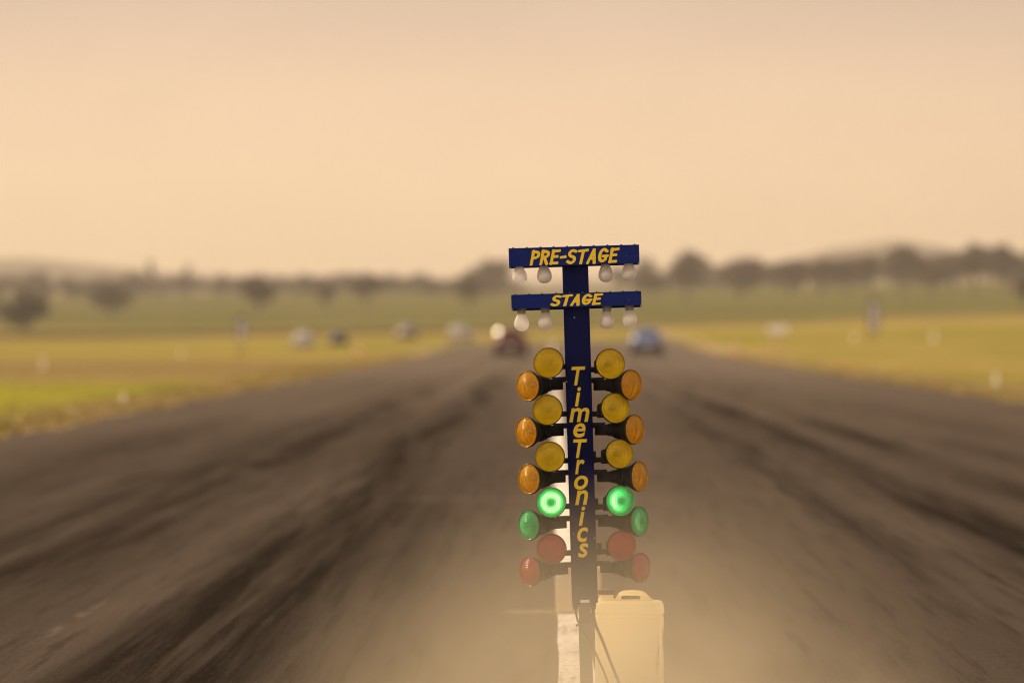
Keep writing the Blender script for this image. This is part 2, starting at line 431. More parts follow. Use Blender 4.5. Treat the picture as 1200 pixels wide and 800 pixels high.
# grass standing along both edges
bm = bmesh.new()
rg = random.Random(5)
for k in range(26000):
    y = 62 * (330 / 62) ** rg.random()
    left = rg.random() < .5
    off = abs(rg.gauss(0, 1.6)) + .05 if rg.random() < .7 else rg.uniform(0, 12)
    x = (LE - off if left else RE + off) + edge_wob(y)
    z = hz(x, y); hh = rg.uniform(.04, .12) * (1.25 if off < 1.2 else .8); w = rg.uniform(.012, .03); a = rg.uniform(0, math.pi)
    dx, dy = math.cos(a) * w, math.sin(a) * w
    bm.faces.new((bm.verts.new((x - dx, y - dy, z - .01)), bm.verts.new((x + dx, y + dy, z - .01)), bm.verts.new((x + rg.gauss(0, .05), y + rg.gauss(0, .05), z + hh))))
o = obj('grass', bm, M['blade']); struct(o, 'stuff'); tag(o, 'short dry grass growing along both edges of the asphalt strip', 'grass')

# ------------------------------------------------------------------ timing tree
PHI = R(1.68)
BX = (689 - VX) * TD / F
tree = thing('timing_tree', 'navy drag racing timing tree with amber, green and red lamps on a post', 'timing light', (BX, TD, .014), (0, -PHI, 0))
def L(px, py, dy=0.0):
    """photo pixel at the tree's distance + dy -> the tree's own coordinates"""
    D = TD + dy
    dx = (px - VX) * D / F - BX; dz = H + (VY - py) * D / F - .014
    return Vector((math.cos(PHI) * dx + math.sin(PHI) * dz, dy, -math.sin(PHI) * dx + math.cos(PHI) * dz))
K = TD / F
zc0, zc1 = L(685.6, 706).z, L(673.5, 306).z
bm = bmesh.new(); box(bm, -.0505, .0505, -.045, .045, zc0, zc1, .003, 2)
column = obj('column', bm, M['navy'], tree, autosmooth=40)
column.location.x = L(679.8, 510).x
bm = bmesh.new(); cx = L(685.4, 704.2, -.046)
box(bm, cx.x - .0175 - column.location.x, cx.x + .0175 - column.location.x, -.0465, -.0452, cx.z - .0062, cx.z + .0062, .0005, 1)
obj('sticker', bm, M['sticker'], column)
# fixings on the column
for px, py in ((664, 447), (672, 625), (697, 630), (673, 372)):
    p = L(px, py, -.045); bm = bmesh.new()
    lathe(bm, [(0, .0012), (.0016, .001), (.002, 0)], 10, Matrix.Translation((p.x - column.location.x, -.045, p.z)) @ frame_to((0, -1, 0)))
    obj('screw', bm, M['sticker'], column)

# --- letters drawn as strokes (a brush-like capital alphabet), unit height
def arc(cx_, cy_, rx, ry, a0, a1, n=12):
    return [(cx_ + rx * math.cos(R(a0 + (a1 - a0) * k / n)), cy_ + ry * math.sin(R(a0 + (a1 - a0) * k / n))) for k in range(n + 1)]
GL = {
    'P': (.50, [[(.06, 0), (.06, 1)], [(.04, .97)] + arc(.20, .73, .27, .24, 82, -90) + [(.08, .47)]]),
    'R': (.54, [[(.06, 0), (.06, 1)], [(.04, .97)] + arc(.20, .74, .27, .23, 82, -90) + [(.08, .50)], [(.22, .5), (.46, 0)]]),
    'E': (.48, [[(.06, 0), (.06, 1)], [(.05, .96), (.45, 1.0)], [(.06, .53), (.37, .55)], [(.05, .03), (.44, .03)]]),
    '-': (.34, [[(.04, .46), (.28, .49)]]),
    'S': (.54, [[(.46, .90)] + arc(.26, .74, .21, .23, 60, 245, 10) + arc(.24, .25, .23, .25, 62, -135, 12) + [(.03, .10)]]),
    'T': (.52, [[(.01, .94), (.52, .99)], [(.27, .96), (.24, 0)]]),
    'A': (.56, [[(.02, 0), (.30, 1)], [(.30, 1), (.48, 0)], [(.13, .32), (.42, .34)]]),
    'G': (.60, [[(.50, .84)] + arc(.28, .52, .24, .47, 52, 300, 16) + [(.48, .16), (.49, .45)], [(.30, .45), (.56, .46)]]),
}
def stroke(bm, pts, w, y, to):
    n = len(pts); Ls, Rs = [], []
    for i, p in enumerate(pts):
        a = pts[max(i - 1, 0)]; b = pts[min(i + 1, n - 1)]
        tx, tz = b[0] - a[0], b[1] - a[1]; l = math.hypot(tx, tz) or 1; tx /= l; tz /= l
        e = w * .30 if i == 0 else (-w * .30 if i == n - 1 else 0)
        x, z = p[0] - tx * e, p[1] - tz * e
        ww = w * (.92 if i == 0 else 1.0)
        Ls.append((x - tz * ww / 2, z + tx * ww / 2)); Rs.append((x + tz * ww / 2, z - tx * ww / 2))
    # rounded ends
    def capz(p0, p1):
        mx_, mz_ = (p0[0] + p1[0]) / 2, (p0[1] + p1[1]) / 2; rx_, rz_ = p0[0] - mx_, p0[1] - mz_
        return [(mx_ + rx_ * math.cos(t) + rz_ * math.sin(t) * .55, mz_ + rz_ * math.cos(t) - rx_ * math.sin(t) * .55) for t in [math.pi * k / 6 for k in range(1, 6)]]
    va = [bm.verts.new((*to(p)[:1], y, to(p)[1])) for p in Ls]; vb = [bm.verts.new((*to(p)[:1], y, to(p)[1])) for p in Rs]
    for i in range(n - 1): bm.faces.new((va[i], va[i + 1], vb[i + 1], vb[i]))
    c1 = [bm.verts.new((*to(p)[:1], y, to(p)[1])) for p in capz(Ls[-1], Rs[-1])]
    bm.faces.new([va[-1]] + c1 + [vb[-1]])
    c0 = [bm.verts.new((*to(p)[:1], y, to(p)[1])) for p in capz(Rs[0], Ls[0])]
    bm.faces.new([vb[0]] + c0 + [va[0]])
def lettering(word, x0, x1, z0, h, y, parent, w=.155, slant=.20, gap=.19):
    tot = sum(GL[c][0] for c in word) + gap * (len(word) - 1) + slant
    s = (x1 - x0) / tot
    bm = bmesh.new(); u = 0; k = 0
    rr = random.Random(3)
    for ch in word:
        adv, sts = GL[ch]; dz = rr.uniform(-.02, .02)
        for st in sts:
            stroke(bm, st, w, y - k * .00012, lambda p, u=u: (x0 + (u + p[0] + slant * p[1]) * s, z0 + (p[1] + dz) * h)); k += 1
        u += adv + gap
    return obj('lettering', bm, M['yellow'], parent)

def channel(name, cpx, cpy, w, hface, hback, ftilt=0.0):
    """folded sheet bar: front face, top, back flange and end plates with a rounded lower corner"""
    c = L(cpx, cpy, -.07)
    bm = bmesh.new()
    yf, yb, t = -.002, .105, .0025
    z1, z0 = hface / 2, -hface / 2
    rc = .010
    fp = [(-w / 2, z1 - .0045), (w / 2, z1 - .0045)] + [(w / 2 - rc + rc * math.cos(a), z0 + rc - rc * math.sin(a)) for a in [math.pi / 2 * k / 5 for k in range(6)]]
    fp += [(-w / 2 + .004 - .004 * math.sin(a), z0 + .004 - .004 * math.cos(a)) for a in [math.pi / 2 * k / 4 for k in range(5)]]
    va = [bm.verts.new((x, yf, z)) for x, z in fp]; vb = [bm.verts.new((x, yf + t, z)) for x, z in fp]
    bm.faces.new(va); bm.faces.new(vb)
    for i in range(len(fp)):
        j = (i + 1) % len(fp); bm.faces.new((va[i], va[j], vb[j], vb[i]))
    box(bm, -w / 2, w / 2, yf + .0005, yb, z1 - .004, z1, .0015, 2)
    box(bm, -w / 2 + .004, w / 2 - .004, yb - t, yb - .0005, z1 - hback, z1 - .0045, .0007, 1)
    for s in (-1, 1):
        prof = [(yf + .003, z1 - .005), (yb - .004, z1 - .005)]
        prof += [(yb - .004 - .03 + .03 * math.cos(a), z1 - hback + .03 + .03 * math.sin(a)) for a in [-math.pi / 2 * k / 6 for k in range(7)]]
        prof += [(yf + .003 + .014 - .014 * math.sin(a), z1 - hback + .014 - .014 * math.cos(a)) for a in [math.pi / 2 * k / 5 for k in range(6)]]
        xs = (s * (w / 2 - .0006), s * (w / 2 - .003))
        va = [bm.verts.new((xs[0], y, z)) for y, z in prof]; vb = [bm.verts.new((xs[1], y, z)) for y, z in prof]
        bm.faces.new(va); bm.faces.new(vb)
        for i in range(len(prof)):
            j = (i + 1) % len(prof); bm.faces.new((va[i], va[j], vb[j], vb[i]))
    o = obj(name, bm, M['barblue'], tree, autosmooth=35)
    o.location = c
    for k in range(10):
        b2 = bmesh.new(); x = -w / 2 + .018 + k * (w - .036) / 9 + random.uniform(-.002, .002)
        lathe(b2, [(.0042, z1), (.0042, z1 + .0018), (.003, z1 + .0034), (0, z1 + .0038)], 12, Matrix.Translation((x, .012, 0)))
        obj('screw', b2, M['screw'], o, autosmooth=40)
    return o
bar1 = channel('sign_bar', 672.7, 299.7, .508, .0725, .0775)
bar2 = channel('sign_bar', 675.4, 351.4, .506, .0545, .0625)
def bar_text(bar, word, pxa, pxb, pya, pyb, **kw):
    a = L(pxa, pyb, -.07); b = L(pxb, pya, -.07)
    xm, zm = bar.location.x, bar.location.z
    zt, zb = L((pxa + pxb) / 2, pya, -.07).z - zm, L((pxa + pxb) / 2, pyb, -.07).z - zm
    lettering(word, a.x - xm, b.x - xm, zb, zt - zb, -.0026, bar, **kw)
bar_text(bar1, 'PRE-STAGE', 621.5, 724.5, 293.2, 307.9, w=.22)
bar_text(bar2, 'STAGE', 646.3, 705.2, 345.8, 356.8, w=.24, gap=.2)

# --- vertical word on the column, one letter above the other
def glyph_mesh(bm, ch, cx_, z_lo, z_hi, wid, y):
    cu = bpy.data.curves.new('glyph', 'FONT'); cu.body = ch; cu.shear = .22; cu.offset = .02; cu.resolution_u = 4
    to = bpy.data.objects.new('glyph', cu); C.objects.link(to)
    bpy.context.view_layer.update()
    me = bpy.data.meshes.new_from_object(to.evaluated_get(bpy.context.evaluated_depsgraph_get()))
    xs = [v.co.x for v in me.vertices]; ys = [v.co.y for v in me.vertices]
    x0, x1, y0, y1 = min(xs), max(xs), min(ys), max(ys)
    sx = wid / (x1 - x0); sz = (z_hi - z_lo) / (y1 - y0)
    vs = [bm.verts.new((cx_ + (v.co.x - (x0 + x1) / 2) * sx, y, z_lo + (v.co.y - y0) * sz)) for v in me.vertices]
    for p in me.polygons:
        try: bm.faces.new([vs[i] for i in p.vertices])
        except ValueError: pass
    bpy.data.objects.remove(to); bpy.data.curves.remove(cu); bpy.data.meshes.remove(me)
bm = bmesh.new()
for ch, pc, ya, yb, w in (('T', 678.0, 429.3, 451.2, 16.5), ('i', 677.2, 453.3, 476, 7.6), ('m', 678.8, 477.6, 494.2, 24), ('e', 679.0, 495.6, 512.4, 14.5),
                          ('T', 680.0, 514.3, 536.2, 16.5), ('r', 679.6, 538.2, 555.2, 11.5), ('o', 680.9, 556.8, 573.4, 16.5), ('n', 681.5, 574, 591.3, 15.5),
                          ('i', 682.0, 593, 615.6, 8.2), ('c', 682.8, 617.5, 634.8, 13), ('s', 683.4, 636, 652.8, 12.5)):
    hi, lo = L(pc, ya, -.046), L(pc, yb, -.046)
    glyph_mesh(bm, ch, (hi.x + lo.x) / 2 - column.location.x, lo.z, hi.z, w * K, -.0465)
obj('lettering', bm, M['yellow'], column)

# --- stage bulbs
def bulb(px, py_bottom, bar, stage):
    p = L(px, py_bottom, -.015)
    prof = [(0, 0), (.008, .0006), (.016, .0035), (.0235, .0095), (.0282, .018), (.0296, .0285), (.0278, .040), (.0228, .052), (.0178, .062), (.0148, .071), (.0138, .080)]
    bm = bmesh.new(); lathe(bm, prof, 28)
    o = obj('bulb', bm, M['bulb'], tree, True); o.location = p; o.rotation_euler = (R(random.uniform(-3, 3)), R(random.uniform(-2, 2)), 0)
    bm = bmesh.new(); lathe(bm, [(.0145, .0665 if stage else .072), (.0165, .0675 if stage else .073), (.0165, .082), (.0185, .083), (.0185, .098), (0, .098)], 20)
    obj('socket', bm, M['socket'], o, autosmooth=35)
    bm = bmesh.new()
    tube(bm, [(-.004, 0, .07), (-.006, 0, .045), (0, 0, .05), (.006, 0, .045), (.004, 0, .07)], .0012, 6)
    obj('filament', bm, M['steel'], o)
for px, pb in ((609.6, 333.5), (638.4, 332), (710.4, 330.6), (737.4, 329)): bulb(px, pb, bar1, False)
for px, pb in ((611.2, 388), (639.4, 386.7), (711.4, 385.4), (738.6, 383.8)): bulb(px, pb, bar2, True)

# --- lamps
def lamp(px, py, wpx, hpx, lensmat, label, outer, side):
    ratio = min(.995, wpx / hpx)
    al = math.acos(ratio) * side                     # turned outwards
    if not outer: al = math.acos(min(.998, ratio + .01)) * side
    d = Vector((math.sin(al), -math.cos(al), R(-.5) if outer else R(1.5)))
    Rr = hpx * K / 2                                 # outer radius of the lens
    axis = .19 if outer else .15
    dy = -axis * math.cos(al)
    c = L(px, py, dy + .012)
    fr = Matrix.Translation(c) @ frame_to(d)
    bm = bmesh.new()                                 # housing: lamp rim, neck with ribs, box
    lathe(bm, [(Rr * .93, -.0035), (Rr * .985, -.002), (Rr * 1.0, -.006), (Rr * .985, -.012), (Rr * .90, -.022), (Rr * .74, -.042), (Rr * .60, -.062),
               (Rr * .60, -.066), (Rr * .66, -.0665), (Rr * .66, -.074), (Rr * .55, -.0745), (Rr * .53, -.084), (Rr * .58, -.0845), (Rr * .58, -.092), (Rr * .48, -.0925),
               (Rr * .42, -.125), (0, -.125)], 40)
    box(bm, -.020, .020, -.021, .021, -axis + .006, -.12, .003, 2)
    lam = obj('lamp', bm, M['black'], tree, autosmooth=35); lam.matrix_local = fr
    lam['label'] = label
    bm = bmesh.new()                                 # reflecting bowl and its centre shield
    lathe(bm, [(Rr * .925, -.004), (Rr * .86, -.018), (Rr * .70, -.036), (Rr * .45, -.048), (Rr * .2, -.053), (0, -.054)], 36)
    obj('reflector', bm, M['chrome'], lam, True)
    bm = bmesh.new(); lathe(bm, [(0, -.016), (.007, -.019), (.010, -.028), (.010, -.050)], 18)
    obj('filament_shield', bm, M['socket'], lam, True)
    bm = bmesh.new()                                 # domed moulded lens, 3 mm thick
    prof = [(Rr * .915 * math.sin(t), -.002 + .0155 * (math.cos(t) - math.cos(1.25)) / (1 - math.cos(1.25))) for t in [1.25 * k / 12 for k in range(13)]]
    prof = [(p[0] / math.sin(1.25), p[1]) for p in prof]
    prof = prof[:-1] + [(Rr * .915, prof[-2][1] * .35 + .0005), (Rr * .93, .0040), (Rr * .958, .0036), (Rr * .968, .0008)]
    prof.append((Rr * .968, -.004))
    prof += [(p[0] * .965, p[1] - .003) for p in reversed(prof[:-1])]
    lathe(bm, prof, 48)
    obj('lens', bm, lensmat, lam, True)
    # arm from the column to the box, square tube
    bm = bmesh.new()
    q = c - d.normalized() * axis
    colx = column.location.x + side * .0502
    if outer:
        za = L(px, py - 6.5).z
        x0, x1 = sorted((colx, q.x + side * .035))
        box(bm, x0, x1, -.011 + q.y * .0, .011, za - .0105, za + .0105, .002, 2)
        xa, xb = sorted((q.x + side * .008, q.x + side * .032))
        box(bm, xa, xb, -.015, .015, min(za, q.z) - .004, max(za, q.z) + .0095, .002, 2)
    else:
        za = L(px, py + (5 if side < 0 else 6)).z
        x0, x1 = sorted((colx, q.x))
        box(bm, x0, x1, -.011, .011, za - .0105, za + .0105, .002, 2)
        if side > 0: box(bm, q.x - .055, q.x - .038, -.016, .016, za - .012, za + .034, .002, 2)
        box(bm, q.x - .02, q.x + .02, -.02, .013, min(za, q.z) - .016, max(za, q.z) + .016, .002, 2)
    a = obj('arm', bm, M['black'], lam, autosmooth=40)
    a.matrix_parent_inverse = Matrix.Identity(4); a.matrix_local = fr.inverted()
Y_, A_, G_, GL_, GS_, RD_ = (M[k] for k in ('lens_yellow', 'lens_amber', 'lens_green', 'lens_lit', 'lens_lit_side', 'lens_red'))
for row in (
    (642.6, 425.0, 35.3, 36, Y_, 'yellow lamp facing the camera', 0, -1), (715.5, 426.3, 34.4, 36.3, Y_, 'yellow lamp facing the camera', 0, 1),
    (618.2, 452.2, 26.5, 36, A_, 'amber lamp turned outwards', 1, -1), (740.2, 450.7, 24.4, 36, A_, 'amber lamp turned outwards', 1, 1),
    (641.4, 480.3, 35.0, 36, Y_, 'yellow lamp facing the camera', 0, -1), (721.5, 478.0, 33.4, 36, Y_, 'yellow lamp facing the camera', 0, 1),
    (616.4, 506.4, 24.5, 36, A_, 'amber lamp turned outwards', 1, -1), (744.2, 503.2, 22.0, 35.6, A_, 'amber lamp turned outwards', 1, 1),
    (644.2, 535.0, 35.4, 36, Y_, 'yellow lamp facing the camera', 0, -1), (726.3, 531.6, 32.4, 35, Y_, 'yellow lamp facing the camera', 0, 1),
    (619.6, 561.2, 25.2, 36, A_, 'amber lamp turned outwards', 1, -1), (749.8, 558.0, 19.0, 36, A_, 'amber lamp turned outwards', 1, 1),
    (646.0, 588.5, 34.9, 35.4, GL_, 'green lamp facing the camera, lit', 0, -1), (727.2, 586.7, 33.8, 36, GS_, 'green lamp facing the camera, lit', 0, 1),
    (619.4, 615.0, 24.2, 36, G_, 'green lamp turned outwards', 1, -1), (749.9, 610.6, 20.4, 36, G_, 'green lamp turned outwards', 1, 1),
    (646.0, 643.0, 35.2, 36, RD_, 'red lamp facing the camera, unlit', 0, -1), (729.1, 639.0, 33.8, 35.5, RD_, 'red lamp facing the camera, unlit', 0, 1),
    (620.6, 669.2, 23.7, 36, RD_, 'red lamp turned outwards, unlit', 1, -1), (751.4, 664.8, 21.4, 36, RD_, 'red lamp turned outwards, unlit', 1, 1)):
    lamp(*row)

# --- post, fittings, cables
px0 = L(686.3, 760).x
bm = bmesh.new()
box(bm, px0 - .025, px0 + .025, -.025, .025, 0.008, L(686, 729).z, .003, 2)
box(bm, px0 - .0225, px0 + .0225, -.0225, .0225, L(686, 731).z, zc0 + .02, .002, 2)
zc = L(686, 731.5).z
box(bm, px0 - .028, px0 + .028, -.028, .028, zc - .004, zc + .004, .0015, 1)
for s in (-1, 1): lathe(bm, [(.006, 0), (.006, .008), (0, .009)], 6, Matrix.Translation((px0 + s * .0275, 0, zc)) @ frame_to((s, 0, 0)))
post = obj('post', bm, M['steel'], tree, autosmooth=40)
bm = bmesh.new()
box(bm, px0 - .16, px0 + .16, -.16, .16, 0, .009, .002, 1)
for sx, sy in ((-1, -1), (-1, 1), (1, -1), (1, 1)): lathe(bm, [(.012, .009), (.012, .019), (0, .02)], 6, Matrix.Translation((px0 + sx * .125, sy * .125, 0)))
obj('base_plate', bm, M['steel'], tree, autosmooth=40)
for pxa, dyy in ((674.2, -.02), (695.2, -.025)):
    p = L(pxa, 706, dyy); bm = bmesh.new()
    lathe(bm, [(0, .004), (.0105, .004), (.0105, -.004), (.0125, -.0045), (.0125, -.014), (.0095, -.0145), (.0085, -.026), (0, -.026)], 16, Matrix.Translation(p))
    obj('cable_gland', bm, M['black'], tree, autosmooth=40)
def cable(pts, r):
    bm = bmesh.new(); tube(bm, spline([L(*p) for p in pts], 8), r, 8)
    obj('cable', bm, M['cable'], tree, True)
cable([(674.2, 712, -.02), (676.3, 724, -.03), (681, 735, -.05), (688.5, 746, -.055), (697, 763, -.05), (707, 785, -.06), (714, 803, -.09), (722, 819, -.12), (745, 820.5, -.14), (800, 821, -.13), (900, 816, .1)], .0042)
cable([(695.2, 712, -.025), (695.8, 722, -.03), (699, 734, -.04), (706, 750, -.045), (714, 771, -.05), (722, 791, -.06), (729, 808, -.08), (737, 818.5, -.1), (765, 820, -.1), (820, 820, -.08), (915, 816, .12)], .0058)

# ------------------------------------------------------------------ jerry can
JD = 22.62
def J(px, py): return Vector(((px - VX) * JD / F, 0, H + (VY - py) * JD / F))
jc = thing('jerry_can', 'cream plastic jerry can standing behind the post of the timing tree', 'jerry can', ((737.5 - VX) * JD / F, JD, .014))
kj = JD / F
Wc, Hc, Dc = 81 * kj / 2, J(0, 703.3).z - .014, .10
def rrect(w, d, r, n=6):
    pts = []
    for cx_, cy_, a0 in ((w - r, d - r, 0), (-w + r, d - r, 90), (-w + r, -d + r, 180), (w - r, -d + r, 270)):
        pts += [(cx_ + r * math.cos(R(a0 + 90 * k / n)), cy_ + r * math.sin(R(a0 + 90 * k / n))) for k in range(n + 1)]
    return pts
bm = bmesh.new(); rings = []
prof = [(.90, 0), (.965, .004), (.985, .014)]
prof += [(.985, .05), (.978, .056), (.985, .062), (.985, Hc * .80), (.985, Hc - .062), (.955, Hc - .058), (.955, Hc - .053), (1.0, Hc - .047), (1.0, Hc - .030), (.985, Hc - .015), (.945, Hc - .005), (.88, Hc)]
for s, z in prof:
    dW = Wc * (1 - s)
    rings.append([bm.verts.new((x, y, z)) for x, y in rrect(Wc - dW, Dc - dW, .028)])
for a, b in zip(rings, rings[1:]):
    for k in range(len(a)): bm.faces.new((a[k], a[(k + 1) % len(a)], b[(k + 1) % len(a)], b[k]))
bm.faces.new(rings[0]); bm.faces.new(rings[-1])
obj('body', bm, M['can'], jc, True, 30)
# handle: a moulded bridge with a slot
ox = (737.5 - VX) * kj
outer = [(719.5, 704.5), (722, 699), (725.5, 694.2), (730, 691.6), (736, 691.2), (745, 691.2), (752, 691.8), (757, 694.5), (761, 698.5), (764.5, 702.5), (767, 704.5)]
inner = [(728.2, 701.6), (727.6, 699.6), (728.2, 698), (729.5, 697.2), (735, 697.1), (742, 697.3), (748.5, 697.4), (750.2, 698.3), (750.6, 700), (749.8, 701.8), (747, 702.2)]
def loft_handle(bm, hw):
    lay = []
    for y, off in ((-hw, .0035), (-hw * .75, 0), (hw * .75, 0), (hw, .0035)):
        ro, ri = [], []
        for (ax, ay), (bx, by) in zip(outer, inner):
            p, q = J(ax, ay), J(bx, by)
            v = (q - p).normalized() * off
            ro.append(bm.verts.new((p.x - ox + v.x, y, p.z - .014 + v.z))); ri.append(bm.verts.new((q.x - ox - v.x, y, q.z - .014 - v.z)))
        lay.append((ro, ri))
    for (a, ai), (b, bi) in zip(lay, lay[1:]):
        for i in range(len(a) - 1):
            bm.faces.new((a[i], a[i + 1], b[i + 1], b[i])); bm.faces.new((ai[i + 1], ai[i], bi[i], bi[i + 1]))
    for ro, ri in (lay[0], lay[-1]):
        for i in range(len(ro) - 1): bm.faces.new((ro[i], ro[i + 1], ri[i + 1], ri[i]))
bm = bmesh.new(); loft_handle(bm, .019)
zz = J(0, 702).z - .014
box(bm, J(721, 0).x - ox, J(766, 0).x - ox, -.017, .017, Hc - .01, zz, .003, 2)
obj('handle', bm, M['can'], jc, True, 40)
p = J(710.5, 700)
bm = bmesh.new(); lathe(bm, [(.036, Hc - .004), (.034, Hc + .006), (.028, Hc + .012), (.028, J(0, 695.5).z - .014)], 28, Matrix.Translation((p.x - ox, 0, 0)))
obj('neck', bm, M['can'], jc, True)
za, zb = J(0, 696).z - .014, J(0, 689.8).z - .014
bm = bmesh.new(); lathe(bm, [(.031, za), (.032, za + .002), (.031, zb - .003), (.027, zb), (0, zb + .0005)], 36, Matrix.Translation((p.x - ox, 0, 0)))
for k in range(18):
    a = 2 * math.pi * k / 18
    box(bm, -.0015, .0015, -.0015, .0015, za + .003, zb - .004, 0, 1, Matrix.Translation((p.x - ox + .0315 * math.cos(a), .0315 * math.sin(a), 0)))
obj('cap', bm, M['cap'], jc, True, 35)

# ------------------------------------------------------------------ box on the centre line
BD = 28.6; kb = BD / F
xb0, xb1 = (650 - VX) * kb, (706 - VX) * kb
bx = thing('storage_box', 'tan lidded box standing on the white centre line behind the timing tree', 'box', ((xb0 + xb1) / 2, BD, .017))
w = (xb1 - xb0) / 2; hb = 55 * kb
bm = bmesh.new(); box(bm, -w + .006, w - .006, .006, .254, 0, hb - .032, .012, 3)
for x in (-.06, 0, .06): box(bm, x - .006, x + .006, .002, .01, .02, hb - .06, .002, 1)
obj('body', bm, M['boxcream'], bx, autosmooth=35)
bm = bmesh.new(); box(bm, -w, w, 0, .26, hb - .034, hb, .008, 3); box(bm, -w + .03, w - .03, .03, .23, hb - .004, hb + .008, .004, 2)
obj('lid', bm, M['boxcream'], bx, autosmooth=35)

# ------------------------------------------------------------------ vehicles
def paint(name, col, rough=.28, metal=.25, coat=.8):
    return mat(name, col, rough, metal, .5, worn(col, tuple(min(1, v * .6 + .1) for v in col), .74, 30, .12), Coat_Weight=coat, Coat_Roughness=.06)
M['red'] = paint('dark red car paint', (.075, .0035, .003), .4, 0, .12)
M['bluecar'] = paint('steel blue car paint', (.10, .15, .27), .25, .5)
M['whitecar'] = paint('white car paint', (.38, .365, .34), .45, .1, .3)
M['darkcar'] = paint('dark car paint', (.045, .04, .045))
M['greycar'] = paint('grey car paint', (.17, .14, .13))
M['glass'] = mat('car glass', (.02, .022, .024), .08, 0, .6, worn((.02, .022, .024), (.06, .06, .06), .7, 12))
M['trim'] = mat('black trim', (.02, .02, .02), .6, build=worn((.02, .02, .02), (.06, .05, .045), .68, 40))
M['tyre'] = mat('tyre rubber', (.018, .017, .016), .85, build=worn((.018, .017, .016), (.09, .07, .05), .64, 30))
M['rim'] = mat('alloy rim', (.4, .39, .38), .3, .8, build=worn((.4, .39, .38), (.12, .1, .08), .66, 30))
M['tail'] = mat('tail light', (.35, .01, .01), .2, build=worn((.35, .012, .01), (.5, .05, .04), .66, 30), Coat_Weight=.6)
M['head'] = mat('head light', (.7, .7, .7), .12, .3, build=worn((.7, .7, .7), (.4, .4, .4), .66, 30))
M['plate'] = mat('number plate', (.7, .68, .6), .5, build=worn((.7, .68, .6), (.4, .38, .33), .68, 40))
M['glint'] = mat('glint panel metal', (.92, .9, .86), .46, 1.0, build=worn((.92, .9, .86), (.6, .58, .55), .74, 60, .02))

